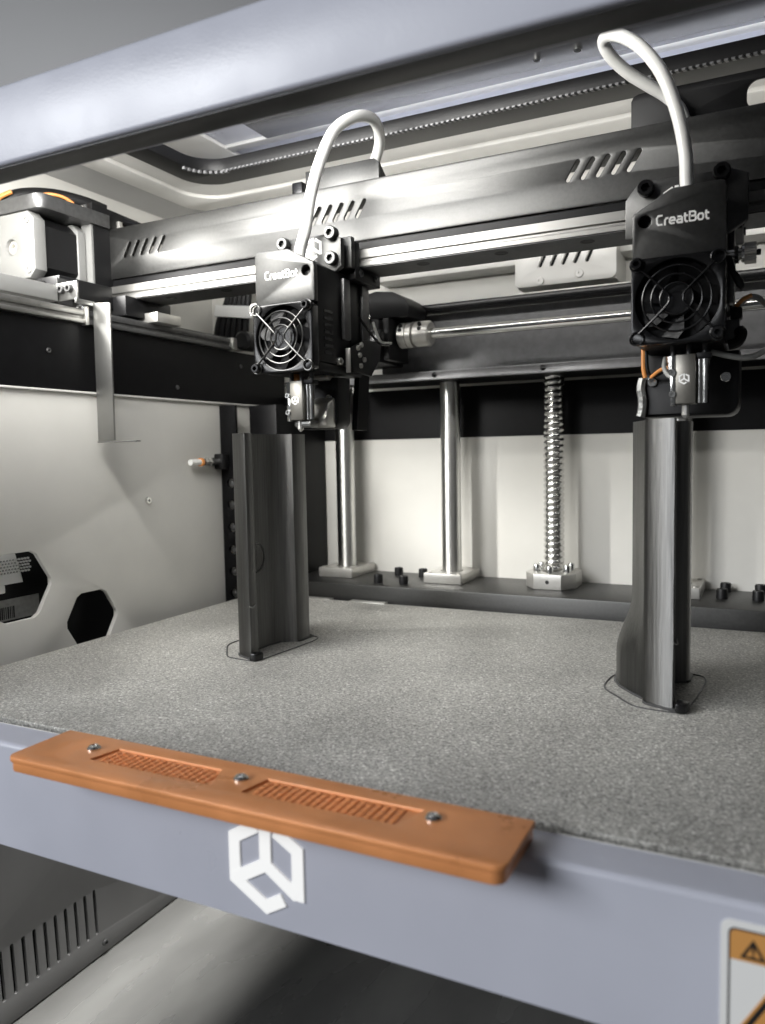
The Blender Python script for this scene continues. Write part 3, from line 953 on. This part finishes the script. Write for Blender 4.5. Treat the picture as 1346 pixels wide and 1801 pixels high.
sb = thing('strip_bracket', 'bent bare metal strip hanging from the carriage in front of the wall', 'bracket', (-3.38, 3.3, 0.09))
MB().prism([(-3.443, 0.098), (-3.318, 0.104), (-3.312, 0.868), (-3.437, 0.880)], 'y', 3.30, 3.312, 0.002).build('strip', 'strip', sb)
MB().box(-3.449, -3.434, 3.18, 3.312, 0.862, 0.888, 0.003).build('top_bend', 'strip', sb)
MB().box(-3.60, -3.435, 3.19, 3.205, 0.885, 0.985, 0.006).build('clamp_plate', 'strip', sb)
MB().box(-3.443, -3.15, 3.294, 3.33, 0.092, 0.100, 0.002).build('foot_plate', 'strip', sb)
for x in (-3.545, -3.485):
    bolt(sb, (x, 3.19, 0.945), 0.023, (0, -1, 0), 0.025, 'dark', 'bolt')

cbl = thing('cable_bundle', 'flat bundle of black cables held by a white tie band at the rear left', 'cable bundle', (-3.8, 5.1, 0.9))
for i in range(6):
    f = i / 5
    MB().tube([(-3.99 + 0.29 * f, 5.1, 0.90), (-3.93 + 0.26 * f, 5.08, 1.08), (-3.84 + 0.2 * f, 5.08, 1.25), (-3.81 + 0.2 * f, 5.08, 1.6)], 0.026, 8).build('cable', 'black', cbl)
MB().prism([(-3.92, 1.19), (-3.55, 1.145), (-3.57, 1.055), (-3.94, 1.105)], 'y', 5.02, 5.05, 0.004).build('tie_band', 'white_ink', cbl)

# things seen through the hexagonal cut-outs
fx = thing('spool_box', 'black box with a barcode label seen through the left hexagon cut-out', 'box', (-3.9, 2.9, -1.2))
MB().box(-4.2, -3.66, 2.2, 3.6, -1.25, -0.40, 0.02).build('box_body', 'black', fx)
lab = MB().box(-3.6595, -3.6575, 2.45, 3.02, -0.86, -0.745).build('barcode_label', 'wire_g', fx)
mb = MB()
y = 2.55
while y < 2.86:
    w_ = random.choice((0.004, 0.006, 0.009))
    mb.box(-3.6575, -3.6567, y, y + w_, -0.85, -0.785)
    y += w_ + random.choice((0.004, 0.006))
mb.build('barcode', 'black_ink', lab)
ms = thing('mesh_sheet', 'white honeycomb mesh seen through the upper part of the left hexagon', 'mesh', (-3.8, 2.7, -0.69))
hh = []
for i in range(18):
    for j in range(5):
        hh.append(circ(2.62 + i * 0.019 + (j % 2) * 0.0095, -0.60 + j * 0.0165, 0.0065, 6))
MB().plate([(2.2, -0.66), (2.90, -0.66), (2.86, -0.5), (2.2, -0.42)], hh, 'x', -3.64, -3.63).build('mesh_plate', 'white_ink', ms)
MB().box(-3.655, -3.63, 2.70, 2.79, -0.705, -0.6605, 0.006).build('mesh_catch', 'white_ink', ms)

# ================================================================== print heads
GLYPHS = (
    (1.02, [[(.82, .9), (.28, .9), (.1, .72), (.1, .28), (.28, .1), (.82, .1)]]),
    (0.60, [[(.1, 0), (.1, .46), (.26, .62), (.54, .62)]]),
    (0.90, [[(.14, .36), (.72, .36), (.72, .5), (.6, .62), (.25, .62), (.1, .5), (.1, .22), (.25, .1), (.72, .1)]]),
    (0.90, [[(.16, .62), (.56, .62), (.72, .5), (.72, 0)], [(.72, .37), (.26, .37), (.12, .29), (.12, .19), (.24, .1), (.72, .1)]]),
    (0.68, [[(.2, .88), (.2, .24), (.34, .1), (.58, .1)], [(.02, .62), (.56, .62)]]),
    (1.02, [[(.1, .1), (.1, .9), (.62, .9), (.78, .8), (.78, .62), (.62, .52), (.1, .52)], [(.58, .52), (.84, .42), (.84, .2), (.68, .1), (.02, .1)]]),
    (0.88, [[(.40, .62), (.25, .62), (.1, .49), (.1, .23), (.25, .1), (.57, .1), (.72, .23), (.72, .49), (.57, .62), (.39, .62)]]),
    (0.60, [[(.2, .88), (.2, .24), (.34, .1), (.58, .1)], [(.02, .62), (.56, .62)]]))


def lettering(x, y, z, width, height, w):
    '''the maker's name cut as flat strokes'''
    tot = sum(g[0] for g in GLYPHS)
    k = width / tot
    mb = MB()
    px_ = x - width / 2
    e = 0
    for adv, strokes in GLYPHS:
        for st in strokes:
            mb.ribbon([(px_ + a * k, z + b_ * height) for a, b_ in st], w, 'y', y - 0.0012 - 0.0001 * e, y + 0.0005)
            e = (e + 1) % 5
        px_ += adv * k
    return mb


def head(cx, mr, label, left):
    FY = 3.30
    t = thing('print_head', label, 'print head', (cx, FY + 0.1, 0.12), 'twin print heads on the gantry')
    u = lambda a: cx + a * mr
    # cover plate with sloped shoulder
    ol = [(u(-0.172), 0.745), (u(-0.172), 0.915), (u(-0.165), 0.930), (u(-0.03), 1.005), (u(-0.02), 1.008), (u(0.150), 1.012), (u(0.165), 1.006), (u(0.172), 0.99), (u(0.172), 0.745)]
    if mr < 0:
        ol = ol[::-1]
    cv = MB().plate(ol, [circ(u(-0.125), 0.893, 0.024)], 'y', FY - 0.006, FY + 0.03, bev=0.006).build('cover', 'sheet', t)
    lettering(u(0.015), FY - 0.0062, 0.868, 0.194, 0.043, 0.0070).build('lettering', 'white_ink', cv)
    # body
    body = [(u(-0.165), 0.46), (u(-0.165), 0.925), (u(-0.03), 0.998), (u(0.165), 1.002), (u(0.165), 0.46)]
    MB().prism(body, 'y', FY + 0.031, 3.66, 0.006).build('body', 'black', t)
    MB().box(u(0) - 0.16, u(0) + 0.16, FY + 0.04, 3.80, 0.412, 0.459, 0.012).build('lower_body', 'black', t)
    for i in range(7):
        z = 0.50 + i * 0.034
        MB().box(cx + 0.160, cx + 0.1685, FY + 0.09, FY + 0.17, z, z + 0.016).build('cooling_fin', 'gloss', t)
    # fan
    fz, fc = 0.577, cx
    fan = MB().plate(rrect(fc - 0.172, fc + 0.172, fz - 0.168, fz + 0.168, 0.03, 4), [circ(fc, fz, 0.155, 40)], 'y', FY - 0.035, FY + 0.029, bev=0.006).build('fan_frame', 'gloss', t)
    for sx_ in (-1, 1):
        for sz in (-1, 1):
            a, b_ = fc + sx_ * 0.150, fz + sz * 0.146
            MB().prism([(a + sx_ * 0.012, b_ - sz * 0.075), (a + sx_ * 0.016, b_ + sz * 0.015), (a - sx_ * 0.075, b_ + sz * 0.013)], 'y', FY - 0.030, FY - 0.0295).build('corner_pocket', 'black_ink', fan)
    MB().lathe((fc, FY + 0.02, fz), (0, -1, 0), [(0, 0.066), (0.038, 0.066), (0.045, 0.060), (0.045, 0.03), (0.043, 0.028)], 36).build('fan_hub', 'gloss', fan)
    for k in range(7):
        a = 2 * math.pi * k / 7
        bl = bmesh.new()
        vs = []
        for (r, da, dy) in ((0.062, -0.05, 0.010), (0.148, -0.20, 0.012), (0.150, 0.25, -0.018), (0.120, 0.45, -0.022), (0.062, 0.62, -0.02)):
            vs.append(bl.verts.new((fc + r * math.cos(a + da), FY + dy, fz + r * math.sin(a + da))))
        f0 = bl.faces.new(vs)
        ex = bmesh.ops.extrude_face_region(bl, geom=[f0])
        for v in ex['geom']:
            if isinstance(v, bmesh.types.BMVert):
                v.co.y += 0.005
        bmesh.ops.recalc_face_normals(bl, faces=bl.faces[:])
        MB()._merge(bl).build('fan_blade', 'black', fan)
    MB().box(fc - 0.155, fc + 0.155, FY + 0.0295, FY + 0.0305, fz - 0.155, fz + 0.155).build('fan_backing', 'black', fan)
    # wire guard
    g = MB()
    gy = FY - 0.047
    for r in (0.060, 0.093, 0.126):
        g.tube([(fc + r * math.cos(q * math.pi / 8), gy, fz + r * math.sin(q * math.pi / 8)) for q in range(16)], 0.0042, 8, 3, True)
    for sg in (-1, 1):
        pts = [(fc + sg * 0.138, gy - 0.004, fz + 0.125), (fc + sg * 0.11, gy - 0.006, fz + 0.10), (fc + sg * 0.035, gy - 0.008, fz + 0.025), (fc + sg * 0.026, gy - 0.008, fz),
               (fc + sg * 0.035, gy - 0.008, fz - 0.025), (fc + sg * 0.11, gy - 0.006, fz - 0.10), (fc + sg * 0.138, gy - 0.004, fz - 0.125)]
        g.tube(pts, 0.0048, 8, 4)
        for sz in (-1, 1):
            g.tube([(fc + sg * 0.148 + 0.025 * math.cos(q * math.pi / 6), gy + 0.004, fz + sz * 0.143 + 0.025 * math.sin(q * math.pi / 6)) for q in range(12)], 0.0045, 8, 2, True)
    g.build('fan_guard', 'guard' if left else 'gloss', fan)
    for sg, sz in (((1, 1), (-1, -1)) if left else ((-1, 1), (1, -1))):
        bolt(fan, (fc + sg * 0.148, FY - 0.035, fz + sz * 0.143), 0.022, (0, -1, 0), 0.034, 'gloss', 'screw')
    # mounting plate, block behind it
    w0, w1 = (-0.20, 0.198) if left else (-0.235, 0.24)
    zb = 0.90 if left else 0.86
    pl = MB().prism([(cx + w0, zb + 0.03), (cx + w0, 1.05), (cx + w0 + 0.055, 1.118), (cx + w1 - 0.06, 1.118), (cx + w1, 1.09), (cx + w1, zb + 0.05), (cx + w1 - 0.08, zb)], 'y', 3.52, 3.555, 0.004).build('mounting_plate', 'sheet', t)
    for a, z in (((-0.135, 1.095), (0.150, 1.115), (0.150, 0.99)) if left else ((-0.150, 1.085), (0.142, 1.105))):
        bolt(pl, (cx + a, 3.52, z), 0.034, (0, -1, 0), 0.035, 'gloss' if not left else 'sheet', 'bolt')
    emblem(pl, cx + (0.035 if left else -0.03), 3.52, 1.055 if left else 1.03, 0.052, 'white_ink', 0.002)
    MB().box(cx - 0.22, cx + 0.215, 3.60, 3.64, 0.955, 1.115, 0.006).build('carriage_plate', 'sheet', t)
    bk = MB().box(cx - 0.215, cx + 0.210, 3.641, 3.699, 0.93, 1.10, 0.004).build('carriage_block', 'black', t)
    MB().box(cx - 0.22, cx + 0.215, 3.641, 3.93, 0.905, 0.974, 0.006).build('slide_block', 'black', t)
    for y in (3.70, 3.86):
        bolt(bk, (cx + 0.2155, y, 0.945), 0.018, (1, 0, 0), 0.008, 'dark', 'bolt')
    # side strips
    MB().box(cx + 0.166, cx + 0.19, 3.56, 3.63, 0.59, 0.90, 0.008).build('side_strip', 'dark', t)
    MB().box(cx + 0.13, cx + 0.166, 3.661, 3.83, 0.52, 0.90, 0.008).build('rear_housing', 'black', t)
    MB().box(cx + 0.166, cx + 0.185, 3.77, 3.85, 0.60, 0.90, 0.006).build('side_strip', 'dark', t)
    # tension knob on the outer side
    kx = u(0.166)
    ax = (mr, 0, 0)
    MB().lathe((kx, 3.42, 0.752), ax, [(0, 0.022), (0.03, 0.022), (0.03, 0.032), (0.045, 0.036), (0.05, 0.022), (0.058, 0.034), (0.066, 0.034)], 20).build('knob_stem', 'steel', t)
    kb = MB()
    n_ = 48
    pr = []
    for i in range(n_):
        r = 0.041 if i % 2 else 0.0375
        pr.append((3.42 + r * math.cos(2 * math.pi * i / n_), 0.752 + r * math.sin(2 * math.pi * i / n_)))
    x_a, x_b = kx + mr * 0.066, kx + mr * 0.108
    kb.prism(pr, 'x', min(x_a, x_b), max(x_a, x_b))
    kb.build('tension_knob', 'alu', t)
    MB().lathe((x_b, 3.42, 0.752), ax, [(0, 0.012), (0.016, 0.012)], 12).build('knob_tip', 'gloss', t)
    lv = [(u(0.165), 0.74), (u(0.18), 0.68), (u(0.205), 0.625), (u(0.225), 0.605), (u(0.235), 0.615), (u(0.232), 0.64), (u(0.205), 0.68), (u(0.188), 0.74)]
    MB().prism(lv if mr > 0 else lv[::-1], 'y', 3.36, 3.39, 0.004).build('release_lever', 'black', t)
    # lower duct behind the hot end
    d0, d1 = (-0.10, 0.14) if left else (-0.165, 0.215)
    dz0 = 0.135
    du = MB().plate(rrect(cx + d0, cx + d1, dz0, 0.40, 0.05, 6, (0.1, 1, 0, 0)), [], 'y', 3.56, 3.70 if left else 3.86, bev=0.012).build('cooling_duct', 'black', t)
    for a, z in ((d0 + 0.04, 0.285), (d1 - 0.05, 0.29)):
        bolt(du, (cx + a, 3.56, z), 0.021, (0, -1, 0), 0.014, 'steel', 'screw')
    if not left:
        MB().tube([(cx + d0, 3.555, 0.30), (cx + d0 - 0.006, 3.55, 0.26), (cx + d0 + 0.001, 3.55, 0.21), (cx + d0 - 0.001, 3.55, 0.165), (cx + d0 - 0.008, 3.55, 0.138)], 0.02, 7, 6).build('foil_tape', 'foil', du)
    else:
        MB().prism([(3.50, 0.27), (3.56, 0.30), (3.70, 0.24), (3.70, 0.14), (3.48, 0.14), (3.46, 0.18)], 'x', cx + 0.0, cx + 0.12, 0.014).build('duct_nose', 'alu', du)
        MB().lathe((cx + 0.03, 3.60, 0.31), (0.3, 0, -1), [(0, 0.02), (0.02, 0.035), (0.08, 0.045), (0.10, 0.03)], 14).build('sensor_cap', 'alu', du)
        MB().box(cx - 0.02, cx + 0.10, 3.52, 3.60, 0.385, 0.411, 0.008).build('clamp_rail', 'alu', du)
    # hot end
    hx = cx + (0.02 if not left else 0.012)
    hy = 3.345
    he = thing_part = MB().box(hx - 0.030, hx + 0.045, hy, hy + 0.09, 0.176, 0.372, 0.004).build('hot_end', 'brass', t)
    emblem(he, hx + 0.002, hy, 0.275, 0.020, 'white_ink', 0.0015)
    MB().box(hx - 0.050, hx - 0.031, hy + 0.005, hy + 0.08, 0.170, 0.31, 0.002).build('clamp_strip', 'steel', he)
    for z in (0.30, 0.215):
        bolt(he, (hx - 0.041, hy + 0.005, z), 0.014, (0, -1, 0), 0.012, 'steel', 'screw')
    for q in (0.058, 0.078):
        MB().lathe((hx + q, hy + 0.035, 0.178), (0, 0, 1), [(0, 0.0135), (0.15, 0.0135), (0.15, 0.017), (0.185, 0.017)], 16).build('heater_cartridge', 'steel', he)
    MB().box(hx + 0.0455, hx + 0.10, hy + 0.01, hy + 0.07, 0.352, 0.376, 0.003).build('cartridge_clamp', 'black', he)
    MB().lathe((hx - 0.045, hy + 0.02, 0.315), (0, 0, 1), [(0, 0.018), (0.03, 0.018), (0.03, 0.022), (0.052, 0.022)], 8).build('thermistor_nut', 'steel', he)
    for q in (-0.045, 0.015, 0.075):
        MB().cyl((hx + q, hy + 0.045, 0.365), (hx + q, hy + 0.045, 0.415), 0.011, 12).build('standoff', 'dark', he)
    if left:
        MB().box(hx - 0.03, hx + 0.07, hy + 0.03, hy + 0.12, 0.140, 0.1755, 0.012).build('nozzle_sock', 'foil', he)
    MB().lathe((hx + 0.005, hy + 0.04, 0.118), (0, 0, 1), [(0, 0.004), (0.006, 0.009), (0.014, 0.015), (0.058, 0.015)], 10).build('nozzle', 'alu', he)
    # wires
    if not left:
        MB().tube([(-0.50, 3.5, 0.50), (-0.485, 3.5, 0.44), (-0.482, 3.5, 0.34), (-0.475, 3.5, 0.30)], 0.0095, 8).build('orange_wire', 'wire_o', t)
        MB().tube([(-0.472, 3.5, 0.42), (-0.465, 3.5, 0.33), (-0.44, 3.5, 0.305), (-0.37, 3.44, 0.335)], 0.008, 8).build('black_wire', 'gloss', t)
        MB().tube([(-0.45, 3.49, 0.30), (-0.41, 3.46, 0.325), (-0.365, 3.44, 0.335)], 0.008, 8).build('orange_wire', 'wire_o', t)
        MB().tube([(-0.385, 3.42, 0.37), (-0.388, 3.40, 0.33), (-0.37, 3.39, 0.295), (-0.34, 3.38, 0.285)], 0.009, 8).build('grey_wire', 'wire_g', t)
        MB().tube([(-0.52, 3.44, 0.462), (-0.48, 3.44, 0.466)], 0.010, 8, 1).build('orange_wire', 'wire_o', t)
        MB().tube([(-0.215, 3.45, 0.385), (-0.16, 3.46, 0.368), (-0.10, 3.48, 0.357), (-0.05, 3.5, 0.365), (0.0, 3.52, 0.40), (0.02, 3.54, 0.47), (-0.01, 3.56, 0.56), (-0.07, 3.57, 0.61), (-0.13, 3.58, 0.575), (-0.16, 3.6, 0.545)], 0.012, 10).build('grey_cable', 'wire_g', t)
        MB().tube([(-0.07, 3.555, 0.613), (-0.10, 3.56, 0.602), (-0.13, 3.565, 0.575)], 0.009, 8).build('orange_wire', 'wire_o', t)
        MB().tube([(-0.155, 3.52, 0.415), (-0.12, 3.52, 0.425), (-0.105, 3.52, 0.455), (-0.115, 3.53, 0.475)], 0.022, 10).build('cable_boot', 'black', t)
        MB().box(-0.185, -0.115, 3.54, 3.60, 0.43, 0.52, 0.004).build('connector', 'dark', t)
        MB().box(-0.150, -0.105, 3.545, 3.60, 0.521, 0.57, 0.006).build('connector_cap', 'black', t)
    else:
        MB().cyl((cx - 0.035, 3.42, 0.41), (cx - 0.01, 3.42, 0.375), 0.022, 12).build('orange_seal', 'wire_o', t)
        sp = MB().prism([(3.58, 0.545), (3.75, 0.605), (3.95, 0.62), (3.93, 0.52), (3.82, 0.42), (3.62, 0.425)], 'x', cx + 0.19, cx + 0.205, 0.003).build('sensor_plate', 'black', t)
        for y, z in ((3.66, 0.555), (3.70, 0.575), (3.68, 0.52), (3.73, 0.50), (3.69, 0.465)):
            bolt(sp, (cx + 0.205, y, z), 0.013, (1, 0, 0), 0.012, 'alu', 'screw')
        MB().box(cx + 0.186, cx + 0.21, 3.565, 3.58, 0.42, 0.545, 0.004).build('plate_edge', 'alu', sp)
        bolt(t, (cx + 0.165, 3.53, 0.475), 0.018, (1, -0.3, 0), 0.02, 'alu', 'screw')
        MB().prism([(3.80, 0.56), (3.92, 0.56), (3.86, 0.13), (3.74, 0.13)], 'x', cx + 0.12, cx + 0.15).build('belt_strap', 'bsheet', t)
        MB().tube([(cx + 0.19, 3.72, 0.72), (cx + 0.22, 3.76, 0.66), (cx + 0.24, 3.85, 0.60), (cx + 0.25, 3.95, 0.60)], 0.007, 8).build('sensor_wire', 'gloss', t)
        MB().tube([(cx + 0.19, 3.88, 0.72), (cx + 0.21, 3.88, 0.66), (cx + 0.23, 3.90, 0.61), (cx + 0.26, 3.96, 0.61)], 0.008, 8).build('sensor_wire', 'wire_g', t)
    return t


head(-2.148, -1, 'print head at left with a pale lit cover and bright fan guard', True)
head(-0.328, 1, 'print head at right with a black cover and ribbed metal knob', False)

# ------------------------------------------------------------------ filament tubes
t = MB().tube([(-2.135, 3.42, 0.98), (-2.125, 3.42, 1.04), (-2.10, 3.43, 1.13), (-2.09, 3.47, 1.30), (-2.06, 3.52, 1.48), (-2.03, 3.62, 1.66), (-1.98, 3.74, 1.76), (-1.95, 3.86, 1.80),
               (-1.95, 3.96, 1.79), (-1.98, 4.05, 1.74), (-2.05, 4.12, 1.66), (-2.14, 4.18, 1.56), (-2.22, 4.2, 1.45)], 0.030, 16, 10).build('filament_tube', 'ptfe')
tag(t, 'white filament tube arching out of the left print head', 'tube', 'white filament tubes')
t = MB().tube([(-0.30, 3.42, 0.965), (-0.31, 3.42, 1.055), (-0.317, 3.43, 1.174), (-0.348, 3.43, 1.334), (-0.409, 3.44, 1.505), (-0.491, 3.47, 1.636), (-0.578, 3.52, 1.727), (-0.645, 3.57, 1.771), (-0.674, 3.62, 1.769), (-0.651, 3.67, 1.726), (-0.587, 3.73, 1.669), (-0.509, 3.78, 1.618), (-0.441, 3.82, 1.575), (-0.384, 3.85, 1.52), (-0.361, 3.87, 1.461)], 0.0265, 16, 10).build('filament_tube', 'ptfe')
tag(t, 'white filament tube looping high above the right print head', 'tube', 'white filament tubes')

# ------------------------------------------------------------------ to metres, floor at zero
done = set()
for o in C.objects:
    if o.type in ('MESH', 'EMPTY'):
        if o.type == 'MESH' and o.data not in done:
            o.data.transform(Matrix.Scale(S, 4))
            done.add(o.data)
        l = Vector(o.location)
        if o.parent is None:
            l.z += LIFT
        o.location = l * S
